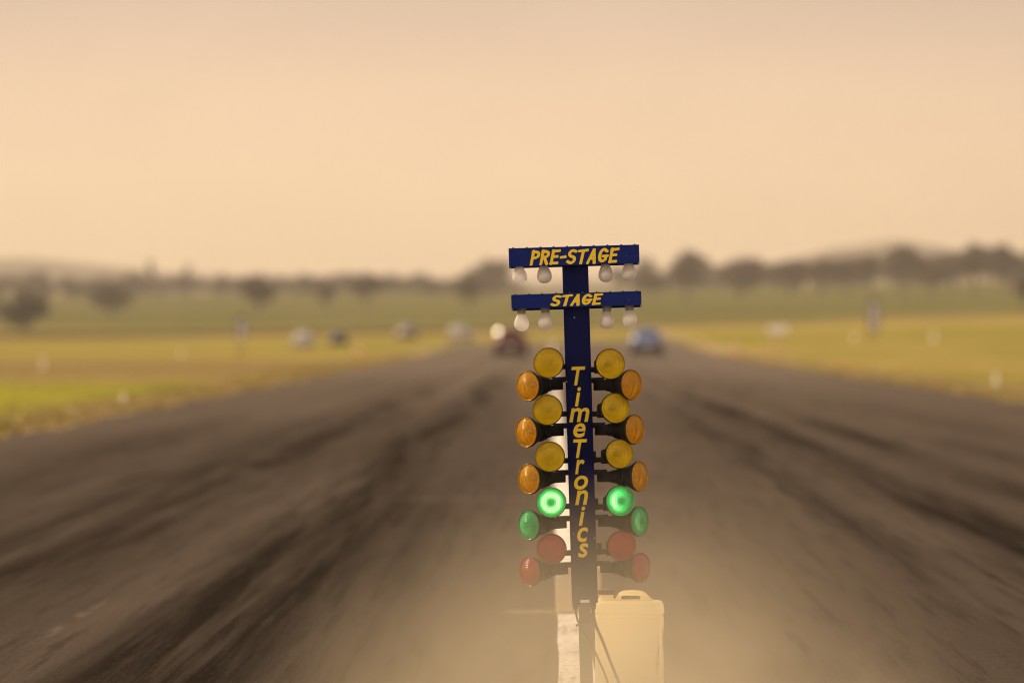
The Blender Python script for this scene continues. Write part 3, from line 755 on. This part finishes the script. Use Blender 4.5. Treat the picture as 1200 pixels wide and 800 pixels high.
def car(name, label, cat, loc, yaw, pm, hatch=True, sc=1.0, group=None, mirror=None):
    """nose along local +Y, ground at z=0"""
    t = thing(name, label, cat, loc, (0, 0, yaw), group); t.scale = (sc,) * 3
    # y, half width, belt z, roof z, roof half width, sill z
    st = [(-2.07, .58, .84, .88, .50, .40), (-2.03, .72, .88, .95, .56, .30), (-1.93, .81, .91, 1.08, .60, .24), (-1.72, .86, .93, 1.30, .585, .20), (-1.35, .875, .94, 1.44, .57, .19),
          (-.6, .88, .93, 1.475, .575, .18), (.15, .88, .92, 1.45, .57, .18), (.62, .88, .91, 1.26, .60, .18), (1.02, .875, .90, .965, .70, .18),
          (1.6, .86, .84, .88, .70, .20), (1.98, .80, .72, .76, .62, .24), (2.1, .70, .60, .63, .5, .30)]
    if not hatch:
        st[0:5] = [(-2.25, .6, .82, .86, .5, .38), (-2.2, .74, .86, .93, .6, .30), (-2.08, .82, .88, .97, .66, .24), (-1.62, .865, .93, 1.0, .66, .20), (-.98, .875, .94, 1.40, .57, .19)]
    bm = bmesh.new(); rings = []
    for y, wd, zb_, zr, wr, zs in st:
        zm = zs + (zb_ - zs) * .5
        pr = [(wd * .90, zs), (wd * .985, zs + .08), (wd, zm), (wd * .985, zb_ - .08), (wd * .955, zb_), (wr, zr - .05), (wr * .86, zr), (0, zr + .02)]
        ring = [(x, z) for x, z in pr] + [(-x, z) for x, z in reversed(pr[:-1])]
        rings.append([bm.verts.new((x, y, z)) for x, z in ring])
    n = len(rings[0])
    for a, b in zip(rings, rings[1:]):
        for k in range(n): bm.faces.new((a[k], a[(k + 1) % n], b[(k + 1) % n], b[k]))
    bm.faces.new(rings[0]); bm.faces.new(rings[-1])
    obj('body', bm, pm, t, True, 32)
    def V(i, k, eps=0.0):
        y, wd, zb_, zr, wr, zs = st[i]
        return Vector(((wd * .955, y, zb_), (wr, y, zr - .05), (wr * .86, y, zr), (0, y, zr + .02))[k])
    def panel(nm, quad, off, material, parent=t, inset=.06):
        q = [Vector(p) for p in quad]; c = sum(q, Vector()) / len(q)
        nrm = (q[1] - q[0]).cross(q[-1] - q[0]).normalized()
        if nrm.dot(c - Vector((0, c.y * .6, .7))) < 0: nrm = -nrm
        q = [p + (c - p) * inset for p in q]
        bm = bmesh.new()
        lo = [bm.verts.new(p - nrm * .012) for p in q]; hi = [bm.verts.new(p + nrm * off) for p in q]
        bm.faces.new(hi); bm.faces.new(lo)
        for i in range(len(q)): bm.faces.new((lo[i], lo[(i + 1) % len(q)], hi[(i + 1) % len(q)], hi[i]))
        return obj(nm, bm, material, parent)
    mirx = lambda v: Vector((-v.x, v.y, v.z))
    # rear window, windscreen, side windows
    a, b = (2, 4) if hatch else (3, 4)
    lo, hi = V(a, 1), V(b, 2)
    panel('rear_window', [Vector((lo.x * .95, lo.y, lo.z + .05)), mirx(Vector((lo.x * .95, lo.y, lo.z + .05))), mirx(hi), hi], .018, M['glass'])
    lo, hi = V(8, 1), V(6, 2)
    panel('windscreen', [Vector((.62, lo.y - .02, lo.z + .04)), Vector((-.62, lo.y - .02, lo.z + .04)), Vector((-.5, hi.y + .03, hi.z - .02)), Vector((.5, hi.y + .03, hi.z - .02))], .03, M['glass'])
    for s in (1, -1):
        f = (lambda v: v) if s == 1 else mirx
        for i0, i1 in (((3, 5) if hatch else (4, 5)), (5, 6), (6, 7)):
            panel('side_window', [f(V(i0, 0)), f(V(i1, 0)), f(V(i1, 1)), f(V(i0, 1))], .012, M['glass'], inset=.10)
    yb = st[0][0]
    bm = bmesh.new(); box(bm, -.78, .78, yb - .04, yb + .20, .24, .58, .06, 3); obj('rear_bumper', bm, M['trim'] if pm is not M['whitecar'] else pm, t, autosmooth=40)
    bm = bmesh.new(); box(bm, -.74, .74, 1.98, 2.16, .28, .50, .04, 3); obj('front_bumper', bm, M['trim'], t, autosmooth=40)
    for s in (-1, 1):
        bm = bmesh.new(); box(bm, s * .66 - .12, s * .66 + .12, yb - .005, yb + .12, .66, .84, .02, 2); obj('tail_light', bm, M['tail'], t, autosmooth=40)
        bm = bmesh.new(); box(bm, s * .60 - .14, s * .60 + .14, 1.92, 2.08, .58, .70, .03, 2); obj('headlight', bm, M['head'], t, autosmooth=40)
        bm = bmesh.new(); lathe(bm, [(0, -.10), (.055, -.085), (.085, -.04), (.09, 0), (.075, .05), (0, .07)], 20, Matrix.Translation((s * 1.0, .62, 1.0)) @ Matrix.Diagonal((1.15, .6, .8, 1)))
        box(bm, min(s * .84, s * .95), max(s * .84, s * .95), .60, .66, .93, .97, .008, 1)
        obj('mirror', bm, pm, t, True)
    bm = bmesh.new(); box(bm, -.22, .22, yb - .075, yb - .055, .60, .71, .004, 1); obj('number_plate', bm, M['plate'], t)
    bm = bmesh.new(); box(bm, -.62, .62, -1.9, 1.9, .16, .24, .02, 1); obj('underbody', bm, M['trim'], t)
    bm = bmesh.new(); lathe(bm, [(.035, 0), (.035, .12), (.028, .12), (.028, 0)], 14, Matrix.Translation((.5, yb - .06, .24)) @ frame_to((0, 1, 0))); obj('exhaust_pipe', bm, M['rim'], t, True)
    for s in (-1, 1):
        for yw in (-1.30, 1.30):
            bm = bmesh.new()
            m_ = Matrix.Translation((s * .79, yw, .31)) @ frame_to((s, 0, 0))
            lathe(bm, [(.20, -.10), (.29, -.10), (.31, -.08), (.31, .07), (.29, .098), (.215, .10), (.20, .085)], 32, m_)
            wh = obj('wheel', bm, M['tyre'], t, True, 40)
            bm = bmesh.new(); lathe(bm, [(.205, -.09), (.21, .08), (.19, .085), (.17, .06), (.06, .065), (.05, .08), (0, .082)], 32, m_)
            for k in range(5): box(bm, .05, .19, -.02, .02, .055, .082, .004, 1, m_ @ Matrix.Rotation(2 * math.pi * k / 5, 4, 'Z'))
            obj('rim', bm, M['rim'], wh, True, 40)
            bm = bmesh.new(); seg = 18; o1, o2 = [], []
            for k in range(seg + 1):
                a = math.pi * k / seg - .12 + .24 * (k == 0) * 0
                o1.append(bm.verts.new((s * .872, yw + .36 * math.cos(a), .31 + .36 * math.sin(a)))); o2.append(bm.verts.new((s * .884, yw + .325 * math.cos(a), .31 + .325 * math.sin(a))))
            for k in range(seg): bm.faces.new((o1[k], o1[k + 1], o2[k + 1], o2[k]))
            obj('wheel_arch', bm, M['trim'], t)
    if mirror:  # tilted panel added to catch the sun's glint, on an added spoiler
        hv = (sd + Vector((0, -1, 0))).normalized()
        bm = bmesh.new(); box(bm, -.60, .62, -1.98, -1.70, 1.40, 1.435, .012, 2); sp = obj('added_spoiler', bm, pm, t, autosmooth=40)
        bm = bmesh.new(); box(bm, -.13, .13, -.11, .11, -.02, .02, .015, 2, Matrix.Translation((-.66, -1.86, 1.40)) @ frame_to(hv)); obj('sun_glint_panel', bm, mirror, sp, autosmooth=40)
    return t
def on_ground(px, py, d0=40, d1=720):
    X, D, z = ray_hit(px, py, d0, d1); return (X, D, z)
def carpos(px, D, lift=.012):
    X = (px - VX) * D / F; return (X, D, hz(X, D) + lift)
car('hatchback_car', 'dark red car driving away in the left lane of the strip', 'car', carpos(598.5, 300), R(.3), M['red'], True, 1.0, mirror=M['glint'])
car('hatchback_car', 'steel blue car driving away in the right lane of the strip', 'car', carpos(758.5, 308), R(-1.5), M['bluecar'], True, 1.03)
car('parked_car', 'white car parked on the grass left of the strip, nearest the road sign', 'car', on_ground(355, 408.5, 250), R(5), M['whitecar'], True, .80)
car('parked_car', 'dark low sedan parked on the grass just right of a white car', 'car', on_ground(396, 405, 250), R(6), M['darkcar'], False, .78)
car('parked_car', 'brownish grey car parked far out on the grass between two white cars', 'car', on_ground(476, 397.5, 250), R(12), M['greycar'], True, .9)
car('parked_car', 'white car parked far out beside the strip, just left of the red car', 'car', on_ground(540, 400, 250), R(-8), M['whitecar'], True, .92)

# ------------------------------------------------------------------ boards, cones, markers
M['boardface'] = mat('blue grey board', (.42, .41, .47), .35, build=worn((.42, .41, .47), (.3, .28, .26), .66, 8))
M['boardedge'] = mat('dark board frame', (.03, .028, .026), .6, build=worn((.03, .028, .026), (.1, .08, .06), .66, 20))
M['galv'] = mat('galvanised post', (.25, .22, .18), .5, .5, build=worn((.25, .22, .18), (.4, .36, .3), .6, 20))
M['orange'] = mat('orange cone plastic', (.46, .19, .085), .55, build=worn((.46, .19, .085), (.35, .15, .06), .66, 20))
M['whiteplastic'] = mat('white marker plastic', (.66, .62, .52), .4, build=worn((.66, .62, .52), (.5, .44, .34), .68, 20), Coat_Weight=.4)
def board(label, px, pbot, ptop, pbase, wpx, tilt):
    X, D, z = on_ground(px, pbase, 150); k = D / F
    t = thing('marker_board', label, 'board', (X, D, z), (0, R(tilt), R(8)))
    z0, z1 = H + (VY - pbot) * k - z, H + (VY - ptop) * k - z; w = wpx * k / 2
    bm = bmesh.new(); box(bm, -w, w, -.02, .02, z0, z1, .006, 1); obj('panel', bm, M['boardedge'], t)
    bm = bmesh.new(); box(bm, -w * .72, w * .72, -.03, -.021, z0 + .04, z1 - .14, .004, 1); obj('panel_face', bm, M['boardface'], t)
    for s in (-1, 1):
        bm = bmesh.new(); tube(bm, [(s * w * .55, .035, -.05), (s * w * .55, .035, z1 - .05)], .025, 10); obj('post', bm, M['galv'], t, True)
board('dark distance board on posts in the grass left of the strip', 281.5, 395, 370, 421, 11.5, 2)
board('tall grey blue distance board on posts in the grass right of the strip', 1023.5, 388, 352, 406, 12.5, 1)
def cone(label, px, pbase, h, body, name='traffic_cone', group=None, band=True, d0=60):
    X, D, z = on_ground(px, pbase, d0)
    t = thing(name, label, 'cone', (X, D, z), (0, 0, R(random.uniform(0, 90))), group)
    s = h / .7
    bm = bmesh.new(); box(bm, -.2 * s, .2 * s, -.2 * s, .2 * s, 0, .035 * s, .012 * s, 2); obj('base', bm, body, t, autosmooth=40)
    bm = bmesh.new(); lathe(bm, [(.15 * s, .035 * s), (.135 * s, .06 * s), (.035 * s, .69 * s), (.028 * s, .70 * s), (.022 * s, .70 * s), (.022 * s, .66 * s)], 24); obj('cone_body', bm, body, t, True, 40)
    if band:
        f = lambda z: (.135 - .1 * (z - .06) / .63) * s
        bm = bmesh.new(); lathe(bm, [(f(.36) + .002, .36 * s), (f(.52) + .002, .52 * s)], 24); obj('reflective_band', bm, M['whiteplastic'], t, True)
G1 = 'orange cones beside the strip'
cone('orange cone on the grass left of the strip, beyond the marker board', 420, 419, .75, M['orange'], group=G1)
cone('faded orange cone at the right edge of the strip, closest to the blue car', 826, 409, .75, M['orange'], group=G1)
cone('orange cone at the right edge, second from the blue car', 863, 416, .75, M['orange'], group=G1)
cone('orange cone standing in the grass below the white gable marker', 909, 411, .8, M['orange'], group=G1)
G2 = 'white edge markers in the grass'
for lb, px, py, hh in (('low white edge marker on the grass at the far left', 50, 431, .42), ('small pale edge marker in the grass left of the distance board', 212, 417, .40),
                       ('pale edge marker close to the near left edge of the asphalt', 144, 473, .24), ('bright white edge marker near the right edge, closest to the camera', 1167, 451, .36),
                       ('pale edge marker in the grass just left of the tall grey board', 1001, 399, .62), ('pale edge marker in the grass right of the tall grey board', 1094, 399, .70)):
    cone(lb, px, py, hh, M['whiteplastic'], 'edge_marker', G2, False)
# gable marker
X, D, z = on_ground(911, 391, 200); k = D / F
gm = thing('gable_marker', 'long white gable shaped airfield marker in the grass right of the strip', 'marker', (X, D, z), (0, 0, R(4)))
wg, hg = 23 * k / 2, 9.5 * k
for s in (-1, 1):
    bm = bmesh.new(); v = [bm.verts.new(p) for p in ((-wg, s * .45, .08), (wg, s * .45, .08), (wg, s * .012, hg), (-wg, s * .012, hg), (-wg, s * .43, .08), (wg, s * .43, .08), (wg, s * .001, hg - .02), (-wg, s * .001, hg - .02))]
    for f in ((0, 1, 2, 3), (4, 5, 6, 7), (0, 1, 5, 4), (2, 3, 7, 6), (0, 3, 7, 4), (1, 2, 6, 5)): bm.faces.new([v[i] for i in f])
    obj('slope_panel', bm, M['whiteplastic'], gm)
for x in (-wg + .1, wg - .1):
    for s in (-1, 1):
        bm = bmesh.new(); box(bm, x - .03, x + .03, s * .42 - .02, s * .42 + .02, -.03, .12, .004, 1); obj('foot', bm, M['galv'], gm)

# ------------------------------------------------------------------ trees
def tree_protos():
    out = {}
    for kind, seed, hgt_, wid, low, nl, nleaf, tall in (
            ('gum_a', 1, 10, 9.5, .30, 9, 950, 0), ('gum_b', 2, 10, 8, .28, 8, 850, 0), ('gum_c', 3, 10, 11, .26, 10, 1000, 0), ('gum_d', 4, 10, 6.5, .30, 6, 700, 0),
            ('bush', 5, 8, 11.5, .10, 10, 1300, 0), ('shrubby', 8, 8, 10, .02, 11, 1100, 0), ('poplar', 6, 12, 3.2, .10, 7, 700, 1), ('gum_e', 7, 10, 9, .34, 7, 800, 0)):
        rr = random.Random(seed)
        lobes = []
        for i in range(nl):
            a = 2 * math.pi * i / nl * 1.7 + rr.uniform(-.4, .4); f = rr.uniform(.2, .75) if i else 0
            if tall:
                zc_ = hgt_ * (.16 + .74 * (i + .5) / nl); rx = wid * .5 * (.95 - .6 * i / nl); lobes.append((Vector((rr.uniform(-.3, .3), rr.uniform(-.3, .3), zc_)), Vector((rx, rx, hgt_ * .14))))
            else:
                zc_ = hgt_ * (low + (1 - low) * (.62 if i == 0 else (rr.uniform(.25, .72) if low > .05 else rr.uniform(.12, .6))) * (1.05 - .45 * f))
                rx = wid * rr.uniform(.23, .33)
                lobes.append((Vector((math.cos(a) * f * wid * .5, math.sin(a) * f * wid * .5, zc_)), Vector((rx, rx, rx * rr.uniform(.6, .85)))))
        zt = max(c.z + s.z for c, s in lobes); sz = hgt_ / zt
        bm = bmesh.new()
        for k in range(nleaf):
            c, s = rr.choice(lobes)
            d = Vector((rr.gauss(0, 1), rr.gauss(0, 1), rr.gauss(0, 1))).normalized() * rr.uniform(.2, 1.04)
            p = Vector((c.x + d.x * s.x, c.y + d.y * s.y, (c.z + d.z * s.z) * sz))
            sc = rr.uniform(.38, .80); q = Matrix.Rotation(rr.uniform(0, 6.28), 3, 'Z') @ Matrix.Rotation(rr.uniform(-1.1, 1.1), 3, 'X')
            vs = [bm.verts.new(p + q @ Vector(v) * sc) for v in ((-.5, 0, -.4), (.45, .05, -.5), (.7, 0, .2), (.1, .1, .65), (-.6, 0, .3))]
            bm.faces.new(vs)
        me = bpy.data.meshes.new('crown'); bm.to_mesh(me); bm.free()
        me.materials.append(M['leafdark'] if kind == 'bush' else M['leaf'])
        bm = bmesh.new(); tr = wid * .035 + .06
        tube(bm, [(0, 0, -.3), (.05, 0, hgt_ * low * .5), (.1, .05, hgt_ * low * 1.1), (0, .1, hgt_ * .62)], [tr * 1.35, tr, tr * .8, tr * .3], 8)
        for c, s in lobes[1:]:
            a = Vector((.05, 0, hgt_ * low * rr.uniform(.7, 1.2)))
            e = Vector((c.x, c.y, c.z * sz))
            tube(bm, [a, a.lerp(e, .5) + Vector((0, 0, -.3 if not tall else .1)), e], [tr * .5, tr * .34, tr * .12], 6)
        bmesh.ops.recalc_face_normals(bm, faces=bm.faces)
        mt = bpy.data.meshes.new('trunk'); bm.to_mesh(mt); bm.free(); mt.materials.append(M['bark'])
        out[kind] = (me, mt, hgt_, wid)
    return out
PT = tree_protos()
def plant(kind, label, X, D, z, height, width, group=None, name='gum_tree', yaw=None):
    me, mt, h0, w0 = PT[kind]
    t = thing(name, label, 'tree', (X, D, z), (0, 0, random.uniform(0, 6.28) if yaw is None else yaw), group)
    s = height / h0; sw = width / w0 if width else s
    t.scale = (sw, sw, s)
    for nm, m_ in (('crown', me), ('trunk', mt)):
        o = bpy.data.objects.new(nm, m_); C.objects.link(o); o.parent = t
    return t
def tree_px(kind, label, px, top, base, wpx, group=None, d0=800, name='gum_tree', d1=2640):
    X, D, z = ray_hit(px, base, d0, d1); k = D / F
    return plant(kind, label, X, D, z, (H + (VY - top + 3) * k) - z, wpx * k * 1.18, group, name)
tree_px('bush', 'dark spreading tree at the far left edge, nearest of all the trees', 29, 342, 387, 54, d0=860, name='spreading_tree')
tree_px('gum_c', 'rounded tree on the left slope, second from the left edge', 131, 333, 371, 46)
tree_px('gum_a', 'broad tree on the left slope above the left distance board', 303, 322, 371, 41)
tree_px('gum_d', 'small narrow tree on the slope above the parked cars', 383, 335, 364, 24)
tree_px('gum_b', 'tall leaning tree on the slope right of the small narrow one', 430, 322, 362, 32)
tree_px('gum_a', 'broad pale tree on the slope left of the sign bars', 551, 319, 364, 34)
tree_px('gum_e', 'large dark tree at the right edge of view, lower on the slope than the belt', 1200, 325, 362, 30, d0=800, name='spreading_tree')
tree_px('poplar', 'thin tall poplar on the left skyline, the taller one', 177, 307, 342, 12, d0=1500, name='poplar_tree')
tree_px('poplar', 'shorter thin poplar on the left skyline', 219, 312, 342, 11, d0=1500, name='poplar_tree')
GR = 'trees in the belt on the right ridge'
for kind, px, top, base, w, lab in (
        ('gum_a', 576, 305, 345, 52, 'big tree on the ridge just behind the left end of the sign bars'),
        ('gum_c', 765, 318, 350, 40, 'low tree on the ridge just right of the sign bars'),
        ('gum_a', 804, 294, 353, 48, 'tallest crowned tree on the ridge, first tall one right of the sign bars'),
        ('gum_c', 868, 303, 350, 56, 'wide crowned tree on the ridge right of the tallest one'),
        ('gum_b', 926, 308, 348, 44, None), ('gum_e', 962, 304, 346, 40, None), ('gum_a', 992, 303, 345, 38, None), ('gum_d', 1020, 300, 345, 30, None),
        ('gum_b', 1058, 290, 346, 44, 'tall tree on the right ridge above the grey distance board'),
        ('gum_c', 1092, 303, 344, 46, None), ('gum_a', 1117, 297, 342, 34, None),
        ('gum_b', 1142, 287, 344, 42, 'tall tree on the right ridge, third tall crown from the right edge'), ('gum_a', 1178, 286, 342, 50, None), ('gum_c', 1215, 290, 342, 44, None)):
    tree_px(kind, lab or 'brownish gum tree in the crowded belt along the right ridge', px, top, base, w, GR, d0=900)
rt = random.Random(21)
kinds = ['gum_a', 'gum_b', 'gum_c', 'gum_e', 'gum_d']
low_kinds = ['shrubby', 'shrubby', 'gum_c', 'gum_a']
for k in range(44):       # the belt's second line
    px = 735 + k * 11.6 + rt.uniform(-6, 6); top = rt.uniform(298, 316) - 9 * smooth(900, 1200, px)
    X = (px - VX) * (D := rt.uniform(2150, 2640)) / F
    plant(rt.choice(kinds + low_kinds * 2), 'brownish gum tree in the crowded belt along the right ridge', X, D, hgt(X, D), (H + (VY - top) * D / F) - hgt(X, D), rt.uniform(30, 46) * D / F, GR)
GLF = 'trees in the low belt on the left skyline'
for k in range(66):
    px = -12 + k * 9.5 + rt.uniform(-5, 5); top = rt.uniform(318, 329) + (3 if 60 < px < 100 else 0)
    if 35 < px < 58: top = rt.uniform(314, 318)
    D = rt.uniform(2000, 2640); X = (px - VX) * D / F
    plant(rt.choice(low_kinds), 'hazy small tree in the low belt along the left skyline', X, D, hgt(X, D), (H + (VY - top) * D / F) - hgt(X, D), rt.uniform(24, 38) * D / F, GLF)

# ------------------------------------------------------------------ air: dust low over the strip, haze over the land
def dust_build(nt, out, dens):
    tc = nt.node('ShaderNodeTexCoord').outputs['Object']
    ln = nt.node('ShaderNodeVectorMath', operation='LENGTH'); nt.put(ln.inputs[0], tc)
    f = nt.m('POWER', nt.m('SUBTRACT', 1.0, ln.outputs['Value'], clamp=True), 1.6)
    n = nt.step(nt.noise(tc, 2.6, 3, .55, .6), .32, .68)
    d = nt.m('MULTIPLY', nt.m('MULTIPLY', f, nt.m('ADD', .55, nt.m('MULTIPLY', n, .9))), dens)
    v = nt.node('ShaderNodeVolumePrincipled')
    v.inputs['Color'].default_value = (1.0, .84, .57, 1); v.inputs['Anisotropy'].default_value = .35
    nt.put(v.inputs['Density'], d)
    nt.l.new(v.outputs[0], out.inputs['Volume'])
dm = bpy.data.materials.new('lit dust'); dm.use_nodes = True
dm.node_tree.nodes.remove(dm.node_tree.nodes['Principled BSDF'])
dust_build(NT(dm.node_tree), dm.node_tree.nodes['Material Output'], .82)
bm = bmesh.new(); bmesh.ops.create_icosphere(bm, subdivisions=3, radius=1)
DUSTD = 17.5
du = obj('dust_cloud', bm, dm, None, True); du.location = ((724 - VX) * DUSTD / F, DUSTD, -.12); du.scale = (1.28, 3.7, 1.18)
struct(du, 'stuff'); tag(du, 'thin sunlit dust drifting low over the asphalt around the timing tree', 'dust')

hm = bpy.data.materials.new('dusty air'); hm.use_nodes = True
hm.node_tree.nodes.remove(hm.node_tree.nodes['Principled BSDF'])
v = hm.node_tree.nodes.new('ShaderNodeVolumePrincipled')
v.inputs['Color'].default_value = (.97, .88, .76, 1); v.inputs['Density'].default_value = .000135; v.inputs['Anisotropy'].default_value = .3
hm.node_tree.links.new(v.outputs[0], hm.node_tree.nodes['Material Output'].inputs['Volume'])
bm = bmesh.new(); box(bm, -3100, 3100, -70, 8100, -2, 150)
hz_o = obj('haze', bm, hm); struct(hz_o, 'stuff'); tag(hz_o, 'warm dusty haze over the whole airfield and the hills', 'haze')

# ------------------------------------------------------------------ sky and sun
W = bpy.data.worlds.new('World'); S.world = W; W.use_nodes = True
nt = NT(W.node_tree); bg = W.node_tree.nodes['Background']
sky = nt.node('ShaderNodeTexSky', sky_type='NISHITA'); sky.sun_disc = False
sky.sun_elevation = SUN_EL; sky.sun_rotation = SUN_AZ % (2 * math.pi); sky.dust_density = 6; sky.air_density = 1.0; sky.ozone_density = .5
tc = nt.node('ShaderNodeTexCoord').outputs['Generated']
nrm = nt.node('ShaderNodeVectorMath', operation='NORMALIZE'); nt.put(nrm.inputs[0], tc)
sep = nt.node('ShaderNodeSeparateXYZ'); nt.put(sep.inputs[0], nrm.outputs[0])
ramp = nt.node('ShaderNodeValToRGB'); cr = ramp.color_ramp
stops = ((.0, (.90, .605, .325)), (.012, (.93, .64, .37)), (.027, (.945, .665, .415)), (.042, (.86, .61, .415)), (.058, (.68, .495, .375)), (.25, (.62, .48, .375)), (1.0, (.46, .38, .34)))
cr.elements[0].position, cr.elements[0].color = stops[0][0], (*stops[0][1], 1)
cr.elements[1].position, cr.elements[1].color = stops[-1][0], (*stops[-1][1], 1)
for p, c in stops[1:-1]: e = cr.elements.new(p); e.color = (*c, 1)
nt.put(ramp.inputs[0], sep.outputs[2])
dot = nt.node('ShaderNodeVectorMath', operation='DOT_PRODUCT'); nt.put(dot.inputs[0], nrm.outputs[0]); dot.inputs[1].default_value = sd
facing = nt.m('ADD', .86, nt.m('MULTIPLY', nt.m('ADD', dot.outputs['Value'], 1.0), .15))
cl = nt.noise(nt.scalevec(nrm.outputs[0], (15, 15, 30)), 1.0, 4, .55, .5)
cl = nt.m('ADD', .86, nt.m('MULTIPLY', cl, .22))
# unseen sky behind the camera brightened, added fill for surfaces facing it
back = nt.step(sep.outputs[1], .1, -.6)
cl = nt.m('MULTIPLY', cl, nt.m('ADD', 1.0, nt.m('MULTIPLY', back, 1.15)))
gd = nt.node('ShaderNodeVectorMath', operation='DOT_PRODUCT'); nt.put(gd.inputs[0], nrm.outputs[0]); gd.inputs[1].default_value = Vector((-.02, 1, .03)).normalized()
cl = nt.m('MULTIPLY', cl, nt.m('ADD', .95, nt.m('MULTIPLY', nt.step(gd.outputs['Value'], .9925, 1.0), .09)))  # brighter toward view centre: lens edge falloff put into the sky colour
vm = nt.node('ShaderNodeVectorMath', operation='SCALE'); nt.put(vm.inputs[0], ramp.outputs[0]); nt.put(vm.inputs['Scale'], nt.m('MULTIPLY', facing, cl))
vs = nt.node('ShaderNodeVectorMath', operation='MULTIPLY'); nt.put(vs.inputs[0], sky.outputs[0]); vs.inputs[1].default_value = (.10, .088, .07)
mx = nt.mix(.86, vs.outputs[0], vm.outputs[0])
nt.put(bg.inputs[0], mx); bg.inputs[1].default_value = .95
sl = bpy.data.lights.new('sun', 'SUN'); sl.energy = 4.4; sl.angle = R(.8); sl.color = (1.0, .80, .55)
so = bpy.data.objects.new('sun', sl); C.objects.link(so); so.rotation_euler = (-sd).to_track_quat('-Z', 'Y').to_euler()

# ------------------------------------------------------------------ camera and output
cam = bpy.data.cameras.new('camera'); cam.sensor_width = 36; cam.lens = 200; cam.clip_start = .5; cam.clip_end = 30000
cam.dof.use_dof = True; cam.dof.focus_distance = TD - .08; cam.dof.aperture_fstop = 3.05
co = bpy.data.objects.new('camera', cam); C.objects.link(co)
co.location = (0, 0, H)
co.rotation_euler = (R(90) - math.atan((400 - VY) / F), 0, math.atan((VX - 600) / F))
S.camera = co
S.view_settings.view_transform = 'Standard'; S.view_settings.look = 'None'; S.view_settings.exposure = .22; S.view_settings.gamma = 1
S.view_settings.use_curve_mapping = False
S.render.resolution_x, S.render.resolution_y = 1024, 682
S.cycles.use_denoising = True
S.cycles.pixel_filter_type = 'BLACKMAN_HARRIS'; S.cycles.filter_width = 1.05
S.cycles.max_bounces = 8; S.cycles.transmission_bounces = 6; S.cycles.volume_bounces = 0
S.cycles.volume_step_rate = 1.0; S.cycles.volume_max_steps = 128
S.cycles.caustics_reflective = False; S.cycles.sample_clamp_indirect = 6
